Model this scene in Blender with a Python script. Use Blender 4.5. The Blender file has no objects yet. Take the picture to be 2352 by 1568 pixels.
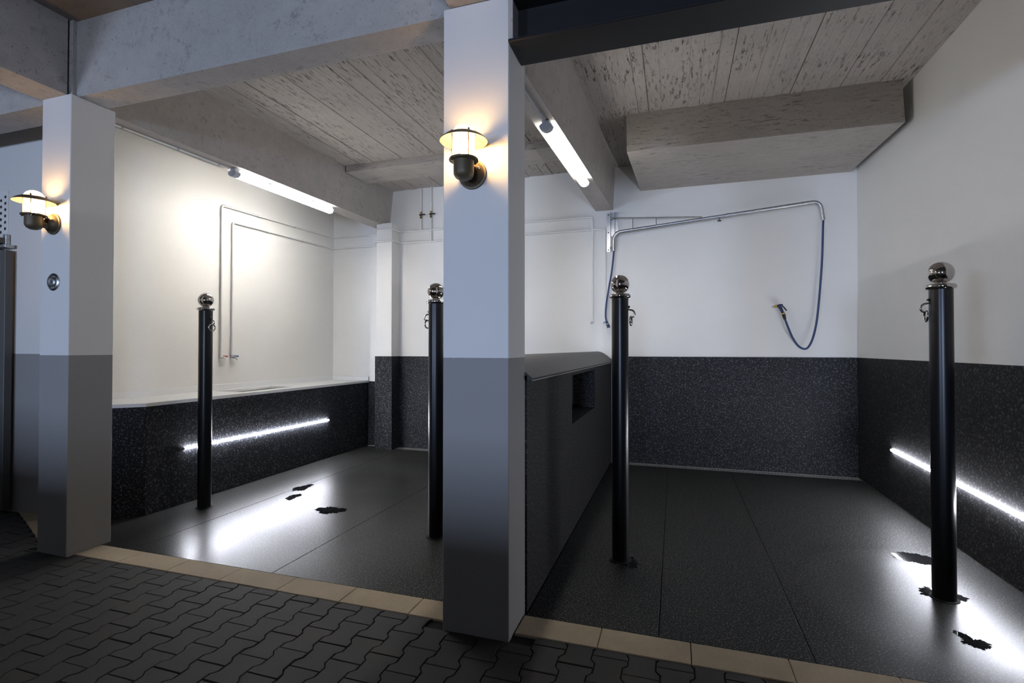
import bpy, math, random
from mathutils import Vector, Matrix

SC = bpy.context.scene
COL = SC.collection
PI = math.pi
random.seed(7)

# ------------------------------------------------------------------ camera
cam_d = bpy.data.cameras.new('camera')
cam_d.sensor_width = 36.0
cam_d.lens = 36.0 * 1169.0 / 2352.0
cam_d.clip_start = 0.02
cam = bpy.data.objects.new('camera', cam_d)
COL.objects.link(cam)
cam.location = (0, 0, 1.45)
cam.rotation_euler = (math.radians(90 + 0.784), 0, math.radians(17.741))
SC.camera = cam

# ------------------------------------------------------------------ world, exposure
W = bpy.data.worlds.new('sky')
SC.world = W
W.use_nodes = True
W.node_tree.nodes['Background'].inputs[0].default_value = (0.54, 0.69, 1.0, 1)
W.node_tree.nodes['Background'].inputs[1].default_value = 150.0
SC.view_settings.view_transform = 'Standard'
SC.view_settings.look = 'None'
SC.view_settings.gamma = 1
SC.view_settings.use_curve_mapping = False
SC.view_settings.exposure = 0.16
SC.cycles.max_bounces = 10
SC.cycles.diffuse_bounces = 6
SC.cycles.transparent_max_bounces = 12
SC.cycles.sample_clamp_indirect = 6.0
SC.cycles.blur_glossy = 0.6

TUBE = 100.0      # batten diffusers
STRIP = 185.0     # led strips
BULB = 270.0     # wall lamp bulbs


# ------------------------------------------------------------------ material helpers
class Mat:
    def __init__(self, name):
        self.m = bpy.data.materials.new(name)
        self.m.use_nodes = True
        self.t = self.m.node_tree
        self.b = self.t.nodes['Principled BSDF']
        self.pos = self.n('ShaderNodeNewGeometry').outputs['Position']

    def n(self, kind, **kw):
        nd = self.t.nodes.new(kind)
        for k, v in kw.items():
            setattr(nd, k, v)
        return nd

    def link(self, a, b):
        self.t.links.new(a, b)

    def put(self, sock, v):
        if hasattr(v, 'default_value') or hasattr(v, 'is_linked'):
            self.link(v, sock)
        else:
            sock.default_value = v

    def scaled(self, s):
        mp = self.n('ShaderNodeMapping')
        self.link(self.pos, mp.inputs[0])
        mp.inputs['Scale'].default_value = s
        return mp.outputs[0]

    def noise(self, scale, detail=3, rough=0.55, vec=None, out=0):
        nd = self.n('ShaderNodeTexNoise')
        self.link(vec or self.pos, nd.inputs['Vector'])
        nd.inputs['Scale'].default_value = scale
        nd.inputs['Detail'].default_value = detail
        nd.inputs['Roughness'].default_value = rough
        return nd.outputs[out]

    def vor(self, scale, feature='F1', vec=None, out='Distance'):
        nd = self.n('ShaderNodeTexVoronoi', feature=feature)
        self.link(vec or self.pos, nd.inputs['Vector'])
        nd.inputs['Scale'].default_value = scale
        return nd.outputs[out]

    def ramp(self, fac, stops):
        nd = self.n('ShaderNodeValToRGB')
        self.link(fac, nd.inputs[0])
        el = nd.color_ramp.elements
        while len(el) < len(stops):
            el.new(0.5)
        for e, (p, c) in zip(el, stops):
            e.position = p
            e.color = c if len(c) == 4 else (*c, 1)
        return nd.outputs[0]

    def rng(self, v, a, b, c, d):
        nd = self.n('ShaderNodeMapRange')
        self.link(v, nd.inputs[0])
        for i, x in enumerate((a, b, c, d)):
            nd.inputs[1 + i].default_value = x
        return nd.outputs[0]

    def mix(self, fac, a, b, mode='MIX'):
        nd = self.n('ShaderNodeMix', data_type='RGBA', blend_type=mode)
        self.put(nd.inputs[0], fac)
        for s, v in ((nd.inputs[6], a), (nd.inputs[7], b)):
            if isinstance(v, tuple):
                s.default_value = (*v, 1) if len(v) == 3 else v
            else:
                self.link(v, s)
        return nd.outputs[2]

    def math(self, op, a, b=0.0):
        nd = self.n('ShaderNodeMath', operation=op)
        self.put(nd.inputs[0], a)
        self.put(nd.inputs[1], b)
        return nd.outputs[0]

    def sep(self, i):
        nd = self.n('ShaderNodeSeparateXYZ')
        self.link(self.pos, nd.inputs[0])
        return nd.outputs[i]

    def bump(self, h, strength=0.3, dist=0.01):
        nd = self.n('ShaderNodeBump')
        self.link(h, nd.inputs['Height'])
        nd.inputs['Strength'].default_value = strength
        nd.inputs['Distance'].default_value = dist
        self.link(nd.outputs[0], self.b.inputs['Normal'])

    def set(self, color=None, rough=None, metal=None, ior=None, spec=None):
        b = self.b
        if color is not None:
            if isinstance(color, tuple):
                b.inputs['Base Color'].default_value = (*color, 1)
            else:
                self.link(color, b.inputs['Base Color'])
        if rough is not None:
            self.put(b.inputs['Roughness'], rough)
        if metal is not None:
            b.inputs['Metallic'].default_value = metal
        if ior is not None:
            b.inputs['IOR'].default_value = ior
        if spec is not None:
            b.inputs['Specular IOR Level'].default_value = spec
        return self.m


def plain(name, color, rough=0.5, metal=0.0, **kw):
    return Mat(name).set(color, rough, metal, **kw)


def emit(name, color, strength):
    M = Mat(name)
    M.set((0.9, 0.9, 0.9), 0.4)
    M.b.inputs['Emission Color'].default_value = (*color, 1)
    M.b.inputs['Emission Strength'].default_value = strength
    return M.m


def make_wall_paint(name, c, split=None, c2=None):
    M = Mat(name)
    n1 = M.noise(1.7, 3)
    col = M.mix(M.rng(n1, 0.3, 0.7, 0, 1), tuple(x * 0.965 for x in c), c)
    if split:
        n2 = M.noise(60, 2)
        zz = M.math('ADD', M.sep(2), M.rng(n2, 0, 1, -0.002, 0.002))
        low = M.math('LESS_THAN', zz, split)
        col = M.mix(low, col, c2)
    M.set(col, 0.62)
    M.bump(M.noise(140, 4), 0.12, 0.004)
    return M.m


def make_concrete(name, base=(0.45, 0.415, 0.38), stretch=None, pock=1.0):
    M = Mat(name)
    v = M.scaled(stretch) if stretch else M.pos
    big = M.noise(1.1, 4, 0.6)
    mid = M.noise(9.0, 5, 0.65, vec=v)
    fine = M.noise(120.0, 3, 0.6)
    pk = M.noise(17.0, 6, 0.72, vec=v)
    patch = M.noise(2.3, 3, 0.6)
    c = M.mix(M.rng(big, 0.3, 0.7, 0, 1), tuple(x * 0.80 for x in base), tuple(min(1, x * 1.10) for x in base))
    c = M.mix(M.rng(mid, 0.35, 0.7, 0, 0.6), c, tuple(x * 0.72 for x in base))
    c = M.mix(M.rng(fine, 0.35, 0.75, 0, 0.5), c, tuple(min(1, x * 1.2) for x in base))
    holes = M.math('MULTIPLY', M.rng(pk, 0.56, 0.64, 0, 0.9 * pock), M.rng(patch, 0.40, 0.60, 0.15, 1))
    dots = M.rng(M.noise(75.0, 2, 0.5), 0.70, 0.74, 0, 0.9)
    holes = M.math('MAXIMUM', holes, dots)
    c = M.mix(holes, c, tuple(x * 0.22 for x in base))
    M.set(c, 0.85)
    h = M.math('SUBTRACT', M.math('MULTIPLY', fine, 0.3), M.math('MULTIPLY', holes, 1.2))
    M.bump(M.math('ADD', h, M.math('MULTIPLY', mid, 0.7)), 0.6, 0.008)
    return M.m


def make_granulate(name, base, fleck, scale, amount, rough, bump=0.15, spec=0.3):
    M = Mat(name)
    n1 = M.noise(scale, 2, 0.5)
    n2 = M.noise(scale * 0.45, 2, 0.5)
    f = M.rng(n1, 0.55, 0.63, 0, 1)
    f = M.math('MULTIPLY', f, M.rng(n2, 0.3, 0.6, 0.45, 1))
    c = M.mix(M.math('MULTIPLY', f, amount), base, fleck)
    M.set(c, rough, spec=spec)
    M.bump(n1, bump, 0.003)
    return M


M_white = make_wall_paint('white_wall_paint', (0.80, 0.782, 0.742))
M_two = make_wall_paint('two_tone_paint', (0.74, 0.72, 0.69), 1.402, (0.275, 0.262, 0.255))
M_conc = make_concrete('cast_concrete', pock=0.38)
M_board = make_concrete('board_marked_concrete', (0.42, 0.385, 0.345), (2.6, 0.45, 2.6), 1.2)
M_boardx = make_concrete('board_marked_concrete_cross', (0.42, 0.385, 0.345), (0.45, 2.6, 2.6), 0.7)
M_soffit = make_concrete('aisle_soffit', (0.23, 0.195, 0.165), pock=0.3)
M_steelblk = plain('black_steel_paint', (0.0045, 0.0045, 0.005), 0.5)
M_panel = make_granulate('black_granulate_panel', (0.008, 0.0085, 0.011), (0.125, 0.128, 0.148), 78, 0.85, 0.6).m
M_panel_d = make_granulate('grey_granulate_panel', (0.011, 0.011, 0.012), (0.10, 0.097, 0.098), 82, 0.9, 0.6, 0.15, 0.2).m
M_cap = make_granulate('smooth_rubber_cap', (0.042, 0.041, 0.041), (0.075, 0.073, 0.072), 160, 0.6, 0.5).m


def make_floor_mat():
    M = make_granulate('wet_granulate_floor', (0.007, 0.0072, 0.0072), (0.15, 0.15, 0.14), 115, 1.0, 0.3, 0.035, 0.22)
    # where the floor is still wet: a big pool of damp in the left bay, a small one around the right post
    wet = None
    for (cx, cy, r) in ((-3.35, 3.85, 1.75), (1.60, 3.50, 0.78)):
        d = M.n('ShaderNodeVectorMath', operation='DISTANCE')
        M.link(M.pos, d.inputs[0])
        d.inputs[1].default_value = (cx, cy, 0)
        w = M.rng(d.outputs['Value'], r * .75, r * 1.15, 1, 0)
        wet = w if wet is None else M.math('MAXIMUM', wet, w)
    wet = M.math('MULTIPLY', wet, M.rng(M.noise(1.3, 1, 0.4), 0.15, 0.7, 0.55, 1))
    M.put(M.b.inputs['Roughness'], M.rng(wet, 0, 1, 0.46, 0.29))
    M.put(M.b.inputs['Specular IOR Level'], M.rng(wet, 0, 1, 0.14, 0.42))
    return M.m


M_floor = make_floor_mat()


def make_paver():
    M = Mat('dark_paver')
    info = M.n('ShaderNodeObjectInfo').outputs['Random']
    fine = M.noise(190, 4, 0.7)
    big = M.noise(3.0, 3)
    c = M.mix(fine, (0.005, 0.0049, 0.0048), (0.040, 0.0385, 0.037))
    c = M.mix(M.rng(info, 0, 1, 0.0, 0.55), c, (0.022, 0.021, 0.020))
    c = M.mix(M.rng(big, 0.5, 0.75, 0, 0.5), c, (0.030, 0.024, 0.017))
    spark = M.rng(M.noise(260, 1, 0.3), 0.74, 0.76, 0, 1)
    M.set(c, 0.75)
    M.bump(fine, 0.5, 0.004)
    return M.m


M_paver = make_paver()
M_sand = plain('joint_sand', (0.006, 0.0055, 0.005), 0.95)


def make_kerb():
    M = Mat('beige_kerb_concrete')
    info = M.n('ShaderNodeObjectInfo').outputs['Random']
    c = M.mix(M.noise(5, 5, 0.65), (0.30, 0.235, 0.15), (0.50, 0.41, 0.29))
    c = M.mix(M.rng(M.noise(150, 3), 0.4, 0.7, 0, 0.4), c, (0.26, 0.21, 0.14))
    c = M.mix(M.rng(info, 0, 1, 0, 0.22), c, (0.27, 0.22, 0.16))
    M.set(c, 0.8)
    M.bump(M.noise(150, 3), 0.25, 0.003)
    return M.m


M_kerb = make_kerb()
M_pipeblk = plain('black_powder_coat', (0.006, 0.0065, 0.008), 0.30, spec=0.4)
M_chrome = plain('polished_stainless', (0.62, 0.58, 0.55), 0.045, 1.0)
M_galv_m = Mat('galvanised_steel')
M_galv = M_galv_m.set(M_galv_m.mix(M_galv_m.vor(60, out='Color'), (0.38, 0.385, 0.39), (0.58, 0.585, 0.59)), 0.36, 1.0)
M_stain = plain('brushed_stainless', (0.55, 0.54, 0.52), 0.28, 1.0)
M_zinc = plain('grating_steel', (0.50, 0.50, 0.49), 0.4, 0.85)
M_dark = plain('dark_void', (0.008, 0.008, 0.008), 0.9)
M_hose = plain('blue_hose_rubber', (0.018, 0.045, 0.13), 0.4)
M_navy = plain('navy_plastic', (0.012, 0.022, 0.075), 0.4)
M_blackp = plain('black_plastic', (0.012, 0.012, 0.013), 0.4)
M_yellow = plain('yellow_brass_tip', (0.55, 0.36, 0.05), 0.35, 0.3)
M_brass = plain('old_brass', (0.30, 0.22, 0.10), 0.35, 0.9)
M_pipew = plain('white_pipe', (0.78, 0.765, 0.73), 0.4)
M_bronze = plain('bronze_lamp_metal', (0.115, 0.088, 0.052), 0.5, 0.35)
M_hatin = plain('cream_hat_lining', (0.28, 0.19, 0.10), 0.7)
M_solid = Mat('white_solid_surface')
M_solid.set(M_solid.mix(M_solid.noise(120, 3), (0.76, 0.755, 0.745), (0.84, 0.835, 0.82)), 0.3)
M_solid = M_solid.m
M_basin = plain('beige_steel_basin', (0.42, 0.40, 0.36), 0.35, 0.4)
M_greyp = plain('grey_plastic', (0.42, 0.43, 0.46), 0.45)
M_red = plain('red_handle', (0.42, 0.06, 0.06), 0.4)
M_blueh = plain('blue_handle', (0.04, 0.07, 0.28), 0.4)
M_doorm = plain('grey_door_metal', (0.30, 0.31, 0.30), 0.28, 0.9)
M_frame = plain('dark_grey_frame', (0.09, 0.09, 0.085), 0.45)


def make_tube(name, strength):
    """opal diffuser: brighter where it faces down, dimmer on its flanks"""
    M = Mat(name)
    M.set((0.9, 0.9, 0.9), 0.4)
    nz = M.n('ShaderNodeSeparateXYZ')
    M.link(M.n('ShaderNodeNewGeometry').outputs['Normal'], nz.inputs[0])
    f = M.math('ADD', M.rng(nz.outputs[2], -.97, -.45, 1.0, .10), M.rng(nz.outputs[2], .2, .5, 0, .22))
    M.b.inputs['Emission Color'].default_value = (1.0, 0.972, 0.925, 1)
    M.put(M.b.inputs['Emission Strength'], M.math('MULTIPLY', f, strength))
    return M.m


M_tube = make_tube('lit_batten_diffuser', TUBE)
M_tube_b = make_tube('lit_batten_diffuser_dimmer', TUBE * .74)
M_strip = emit('lit_led_strip', (0.88, 0.90, 1.0), STRIP)
M_bulb = emit('lit_bulb', (1.0, 0.62, 0.25), BULB)


def make_lampglass():
    M = Mat('lamp_glass')
    tr = M.n('ShaderNodeBsdfTransparent')
    em = M.n('ShaderNodeEmission')
    em.inputs[0].default_value = (1.0, 0.74, 0.42, 1)
    em.inputs[1].default_value = 1.0
    gl = M.n('ShaderNodeBsdfGlossy')
    gl.inputs['Roughness'].default_value = 0.1
    tr.inputs[0].default_value = (0.95, 0.93, 0.9, 1)
    a = M.n('ShaderNodeAddShader')
    M.link(tr.outputs[0], a.inputs[0])
    M.link(em.outputs[0], a.inputs[1])
    mx = M.n('ShaderNodeMixShader')
    mx.inputs[0].default_value = 0.06
    M.link(a.outputs[0], mx.inputs[1])
    M.link(gl.outputs[0], mx.inputs[2])
    M.link(mx.outputs[0], M.t.nodes['Material Output'].inputs[0])
    return M.m


M_lglass = make_lampglass()


def make_pane():
    M = Mat('door_glass')
    tr = M.n('ShaderNodeBsdfTransparent')
    gl = M.n('ShaderNodeBsdfGlossy')
    gl.inputs['Roughness'].default_value = 0.02
    mx = M.n('ShaderNodeMixShader')
    mx.inputs[0].default_value = 0.08
    M.link(tr.outputs[0], mx.inputs[1])
    M.link(gl.outputs[0], mx.inputs[2])
    M.link(mx.outputs[0], M.t.nodes['Material Output'].inputs[0])
    return M.m


M_pane = make_pane()


def make_puddle():
    M = Mat('puddle_water')
    M.set((0.010, 0.010, 0.011), 0.02, ior=1.40)
    M.bump(M.noise(14, 2), 0.02, 0.004)
    return M.m


M_water = make_puddle()


# ------------------------------------------------------------------ mesh helpers
class MB:
    """collects geometry for ONE mesh object"""

    def __init__(self):
        self.v, self.f = [], []

    def add(self, vs, fs):
        k = len(self.v)
        self.v += [tuple(p) for p in vs]
        self.f += [tuple(i + k for i in f) for f in fs]
        return self

    def box(self, x0, x1, y0, y1, z0, z1, M=None):
        p = [(x, y, z) for z in (z0, z1) for y in (y0, y1) for x in (x0, x1)]
        if M is not None:
            p = [M @ Vector(q) for q in p]
        return self.add(p, [(0, 2, 3, 1), (4, 5, 7, 6), (0, 1, 5, 4), (2, 6, 7, 3), (0, 4, 6, 2), (1, 3, 7, 5)])

    def bbox(self, x0, x1, y0, y1, z0, z1, b=0.004):
        """box with all edges chamfered"""
        xs, ys, zs = (x0, x1), (y0, y1), (z0, z1)
        vs, idx = [], {}
        for i in (0, 1):
            for j in (0, 1):
                for k in (0, 1):
                    sx, sy, sz = (1, -1)[i], (1, -1)[j], (1, -1)[k]
                    for ax in range(3):
                        q = [xs[i], ys[j], zs[k]]
                        for a2, s in enumerate((sx, sy, sz)):
                            if a2 != ax:
                                q[a2] += s * b
                        idx[(i, j, k, ax)] = len(vs)
                        vs.append(q)
        F = []
        for ax in range(3):
            o = [a for a in range(3) if a != ax]
            for s in (0, 1):
                loop = []
                for (p, q) in ((0, 0), (1, 0), (1, 1), (0, 1)):
                    key = [0, 0, 0]
                    key[ax], key[o[0]], key[o[1]] = s, p, q
                    loop.append(idx[(*key, ax)])
                F.append(loop)
        for ax in range(3):
            o = [a for a in range(3) if a != ax]
            for p in (0, 1):
                for q in (0, 1):
                    k0, k1 = [0, 0, 0], [0, 0, 0]
                    k0[o[0]] = k1[o[0]] = p
                    k0[o[1]] = k1[o[1]] = q
                    k1[ax] = 1
                    F.append([idx[(*k0, o[0])], idx[(*k1, o[0])], idx[(*k1, o[1])], idx[(*k0, o[1])]])
        for i in (0, 1):
            for j in (0, 1):
                for k in (0, 1):
                    F.append([idx[(i, j, k, a)] for a in range(3)])
        return self.add(vs, F)

    def hexa(self, bottom, top):
        """8 corner solid: bottom 4 + top 4, same winding"""
        return self.add(list(bottom) + list(top),
                        [(3, 2, 1, 0), (4, 5, 6, 7), (0, 1, 5, 4), (1, 2, 6, 5), (2, 3, 7, 6), (3, 0, 4, 7)])

    def prism(self, poly, a0, a1, axis='z'):
        n = len(poly)

        def P(p, h):
            if axis == 'z':
                return (p[0], p[1], h)
            if axis == 'y':
                return (p[0], h, p[1])
            return (h, p[0], p[1])
        vs = [P(p, a0) for p in poly] + [P(p, a1) for p in poly]
        fs = [tuple(range(n))[::-1], tuple(range(n, 2 * n))]
        fs += [(i, (i + 1) % n, n + (i + 1) % n, n + i) for i in range(n)]
        return self.add(vs, fs)

    def tube(self, pts, r, seg=12, caps=True, close=False):
        pts = [Vector(p) for p in pts]
        n = len(pts)
        rings = []
        up = None
        for i, p in enumerate(pts):
            if close:
                d = pts[(i + 1) % n] - pts[i - 1]
            else:
                d = pts[min(i + 1, n - 1)] - pts[max(i - 1, 0)]
            d.normalize()
            if up is None:
                up = Vector((0, 0, 1)) if abs(d.z) < 0.9 else Vector((1, 0, 0))
            a = d.cross(up)
            a.normalize()
            b = a.cross(d)
            up = b
            rr = r[i] if isinstance(r, (list, tuple)) else r
            rings.append([p + (a * math.cos(t) + b * math.sin(t)) * rr for t in [2 * PI * k / seg for k in range(seg)]])
        vs = [q for rg in rings for q in rg]
        fs = []
        m = n if close else n - 1
        for i in range(m):
            for k in range(seg):
                j = (i + 1) % n
                fs.append((i * seg + k, i * seg + (k + 1) % seg, j * seg + (k + 1) % seg, j * seg + k))
        if caps and not close:
            fs.append(tuple(range(seg))[::-1])
            fs.append(tuple((n - 1) * seg + k for k in range(seg)))
        return self.add(vs, fs)

    def lathe(self, prof, c=(0, 0, 0), seg=32, M=None):
        """prof: list of (r, z); closes at r==0"""
        vs, rings = [], []
        for (r, z) in prof:
            if r < 1e-6:
                rings.append([len(vs)])
                vs.append(Vector((0, 0, z)))
            else:
                rings.append(list(range(len(vs), len(vs) + seg)))
                vs += [Vector((r * math.cos(2 * PI * k / seg), r * math.sin(2 * PI * k / seg), z)) for k in range(seg)]
        fs = []
        for A, B in zip(rings, rings[1:]):
            for k in range(seg):
                k2 = (k + 1) % seg
                if len(A) == 1 and len(B) == 1:
                    continue
                if len(A) == 1:
                    fs.append((A[0], B[k2], B[k]))
                elif len(B) == 1:
                    fs.append((A[k], A[k2], B[0]))
                else:
                    fs.append((A[k], A[k2], B[k2], B[k]))
        if M is not None:
            vs = [M @ q for q in vs]
        vs = [q + Vector(c) for q in vs]
        return self.add(vs, fs)

    def mesh(self, name):
        me = bpy.data.meshes.new(name)
        me.from_pydata(self.v, [], self.f)
        me.validate()
        import bmesh
        bm = bmesh.new()
        bm.from_mesh(me)
        bmesh.ops.recalc_face_normals(bm, faces=bm.faces)
        bm.to_mesh(me)
        bm.free()
        return me

    def build(self, name, mat, parent=None, smooth=False):
        me = self.mesh(name)
        me.materials.append(mat)
        if smooth:
            for p in me.polygons:
                p.use_smooth = True
            try:
                me.set_sharp_from_angle(angle=math.radians(38))
            except Exception:
                pass
        o = bpy.data.objects.new(name, me)
        COL.objects.link(o)
        if parent is not None:
            o.parent = parent
        return o


def tag(o, label=None, cat=None, group=None, kind=None):
    if label:
        o['label'] = label
    if cat:
        o['category'] = cat
    if group:
        o['group'] = group
    if kind:
        o['kind'] = kind
    return o


def thing(name, loc, label, cat, group=None, rz=0.0):
    o = bpy.data.objects.new(name, None)
    o.empty_display_size = 0.1
    COL.objects.link(o)
    o.location = loc
    o.rotation_euler = (0, 0, rz)
    return tag(o, label, cat, group)


def struct(o):
    o['kind'] = 'structure'
    return o


def copy_tree(o, parent=None):
    c = o.copy()
    COL.objects.link(c)
    if parent is not None:
        c.parent = parent
    for ch in list(o.children):
        copy_tree(ch, c)
    return c


def arc(cx, cz, r, a0, a1, n=8):
    return [(cx + r * math.cos(math.radians(a0 + (a1 - a0) * i / n)),
             cz + r * math.sin(math.radians(a0 + (a1 - a0) * i / n))) for i in range(n + 1)]


def spline(pts, n=8):
    """Catmull-Rom through 3d points"""
    P = [Vector(p) for p in pts]
    P = [P[0] * 2 - P[1]] + P + [P[-1] * 2 - P[-2]]
    out = []
    for i in range(1, len(P) - 2):
        a, b, c, d = P[i - 1:i + 3]
        for k in range(n):
            t = k / n
            out.append(0.5 * ((2 * b) + (c - a) * t + (2 * a - 5 * b + 4 * c - d) * t * t + (3 * b - a - 3 * c + d) * t ** 3))
    out.append(P[-2])
    return out


# ================================================================== dimensions
XL, XR, YB = -5.03, 1.97, 6.65        # wall planes of the wash bays
ZS = 3.79                              # slab soffit
YK0, YK1 = 2.492, 2.676                # kerb band
A_X0, A_X1, A_Y0 = -9.0, 5.0, -1.7     # aisle limits

# ================================================================== structure
wall_back = struct(MB().box(XL - .25, XR + .25, YB, YB + .25, -.15, 4.0).build('wall_back', M_white))
wall_left = struct(MB().box(XL - .25, XL, 3.1, YB, -.15, 4.0).build('wall_left', M_white))
wall_right = struct(MB().box(XR, XR + .25, 2.40, YB, -.15, 4.0).build('wall_right', M_white))
wall_front = struct(MB().box(A_X0, -4.78, 3.0, 3.1, -.15, 4.0).build('wall_front', M_two))
struct(MB().box(XR + .25, A_X1, 2.40, 2.60, -.15, 4.0).build('wall_front_right', M_two))
struct(MB().box(A_X0 - .2, A_X0, -6.2, 3.1, -.15, 4.0).build('wall_end_left', M_two))
struct(MB().box(A_X1, A_X1 + .2, -6.2, 2.6, -.15, 4.0).build('wall_end_right', M_two))
# opposite side of the aisle (behind the camera): an unseen half wall and header added to shape the daylight, and the outer wall with two windows beyond it
SILL, HEAD = 1.20, 2.90
st = MB()
st.box(A_X0, A_X1, A_Y0 - .12, A_Y0, -.15, SILL)
st.box(A_X0, A_X1, A_Y0 - .12, A_Y0, HEAD, 4.0)
struct(st.build('wall_daylight_mask', M_conc))
WN = [(-5.75, -4.75), (-.45, .55)]
WZ = (1.35, 2.10)
YO = -6.0
wo = MB()
xs = [A_X0] + [x for d in WN for x in d] + [A_X1]
for i in range(0, len(xs), 2):
    wo.box(xs[i], xs[i + 1], YO - .2, YO, -.15, 4.0)
for d in WN:
    wo.box(d[0], d[1], YO - .2, YO, WZ[1], 4.0)
    wo.box(d[0], d[1], YO - .2, YO, -.15, WZ[0])
struct(wo.build('wall_outer', M_conc))
for k, (a, b) in enumerate(WN):
    fr = MB()
    for (p, q, r, t_) in ((a, a + .05, *WZ), (b - .05, b, *WZ), (a + .05, b - .05, WZ[0], WZ[0] + .05), (a + .05, b - .05, WZ[1] - .05, WZ[1])):
        fr.box(p, q, YO - .13, YO - .06, r, t_)
    wd = struct(fr.build('window_%d' % (k + 1), M_frame))
    MB().box(a + .05, b - .05, YO - .10, YO - .092, WZ[0] + .05, WZ[1] - .05).build('pane', M_pane, wd)
    pd = bpy.data.lights.new('window_portal', 'AREA')
    pd.shape = 'RECTANGLE'
    pd.size, pd.size_y = b - a, WZ[1] - WZ[0]
    pd.cycles.is_portal = True
    po = bpy.data.objects.new('window_portal', pd)
    COL.objects.link(po)
    po.location = ((a + b) / 2, YO - .19, sum(WZ) / 2)
    po.rotation_euler = (PI / 2, 0, 0)

# ceiling slab with the imprint of the shuttering boards
ceiling = struct(MB().box(A_X0, A_X1, -6.2, YB + .25, ZS + .014, ZS + .25).build('ceiling', M_conc))


def board_run(x0, x1, y0, y1):
    x = x0
    while x < x1 - 0.02:
        w = min(random.choice((.10, .105, .11, .12, .095)), x1 - x)
        t = random.choice((0.0, 0.002, 0.005, 0.001, 0.008))
        g = random.choice((.001, .0015, .002, .0015, .001, .006))
        ystop = [y0, y1]
        if random.random() < .35:
            ystop = [y0, y0 + (y1 - y0) * random.uniform(.3, .7), y1]
        for ya, yb in zip(ystop, ystop[1:]):
            MB().box(x, x + w - g, ya, yb - .002, ZS - t, ZS + .016).build('board_strip', M_board, ceiling)
        x += w


board_run(-4.10, -.95, 2.68, YB)
board_run(-.84, XR, 2.60, YB)
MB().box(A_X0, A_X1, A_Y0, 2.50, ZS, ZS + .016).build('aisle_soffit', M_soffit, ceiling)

# ------------------------------------------------------------------ floor: base, kerb stones, pavers, sheets
floor = struct(MB().box(A_X0, A_X1, -6.2, YB + .25, -.2, -.012).build('floor', M_sand))


def clip_poly(poly, ax, lim, keep_less):
    out = []
    for i in range(len(poly)):
        p, q = poly[i], poly[(i + 1) % len(poly)]
        ip = (p[ax] <= lim) == keep_less or p[ax] == lim
        iq = (q[ax] <= lim) == keep_less or q[ax] == lim
        if ip:
            out.append(p)
        if ip != iq:
            t = (lim - p[ax]) / (q[ax] - p[ax])
            out.append((p[0] + (q[0] - p[0]) * t, p[1] + (q[1] - p[1]) * t))
    return out


def bone(g=0.0016):
    w, n = .0825 - g, .0615 - g
    L = .1 - g
    r = [(w, -L), (w, -.064), (n, -.038), (n, .038), (w, .064), (w, L)]
    return r + [(-x, y) for (x, y) in reversed(r)]


def paver_geo(mb, poly, z=0.0, b=.0035):
    n = len(poly)
    cx = sum(p[0] for p in poly) / n
    cy = sum(p[1] for p in poly) / n
    inner = []
    for (x, y) in poly:
        d = math.hypot(x - cx, y - cy) or 1
        inner.append((x - (x - cx) / d * b, y - (y - cy) / d * b))
    vs = [(x, y, -.03) for x, y in poly] + [(x, y, z - .003) for x, y in poly] + [(x, y, z) for x, y in inner]
    fs = []
    for k in (0, 1):
        for i in range(n):
            j = (i + 1) % n
            fs.append((k * n + i, k * n + j, (k + 1) * n + j, (k + 1) * n + i))
    fs.append(tuple(range(2 * n, 3 * n)))
    mb.add(vs, fs)


PX, PXO, PYO = .1457, -2.4825, 2.332
full = MB()
paver_geo(full, bone())
full_me = full.mesh('paver')
full_me.materials.append(M_paver)
rest = MB()
cands = []
for k in range(-30, 24):
    cx = PXO + k * PX
    off = 0 if k % 2 == 0 else .1
    for j in range(-8, 4):
        cy = PYO - .1 + off + .2 * j
        if cy - .1 > YK0 - .02 or cy < 0.9:
            continue
        # left of the left pillar the paving reaches back along a skew kerb
        lim = YK0 - .004
        if cx < -4.36:
            lim = 2.50 + (-4.36 - cx) * .41
            if lim > 2.96:
                lim = 2.96
        for (a, b, yy) in ((-4.36, -4.04, 2.447), (-1.16, -.78, 2.411)):
            if cx + .08 > a and cx - .08 < b:
                lim = min(lim, yy)
        poly = [(x + cx, y + cy) for x, y in bone()]
        whole = cy + .1 <= lim
        if not whole:
            poly = clip_poly(poly, 1, lim, True)
            if len(poly) < 3:
                continue
            if max(p[1] for p in poly) - min(p[1] for p in poly) < .012:
                continue
        # rough visibility test: inside the photograph's floor wedge
        vis = cy > 1.36 + (cx + 2.9) * .32 and cy > .95 and cx > -6.6 and cx < .75
        cands.append((vis, cx, cy, whole, poly))
# extra rows behind the pillar line at the far left
for k in range(-30, -12):
    cx = PXO + k * PX
    off = 0 if k % 2 == 0 else .1
    for j in range(1, 4):
        cy = PYO - .1 + off + .2 * j
        lim = min(2.50 + (-4.36 - cx) * .41, 2.96)
        if cy - .1 > lim or cy - .1 <= YK0 - .02:
            continue
        poly = [(x + cx, y + cy) for x, y in bone()]
        whole = cy + .1 <= lim
        if not whole:
            poly = clip_poly(poly, 1, lim, True)
            if len(poly) < 3:
                continue
        cands.append((True, cx, cy, whole, poly))
nvis = 0
for (vis, cx, cy, whole, poly) in sorted(cands, key=lambda c: math.hypot(c[1], c[2])):
    dz = random.choice((0, 0, -.001, -.002, .001))
    if vis and nvis < 296:
        nvis += 1
        if whole:
            o = bpy.data.objects.new('paver', full_me)
            COL.objects.link(o)
            o.location = (cx, cy, dz)
            o.parent = floor
        else:
            m = MB()
            paver_geo(m, poly, dz)
            m.build('paver', M_paver, floor)
    else:
        paver_geo(rest, poly, dz)
o = rest.build('paver_field', M_paver, floor)
o['kind'] = 'stuff'
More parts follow.
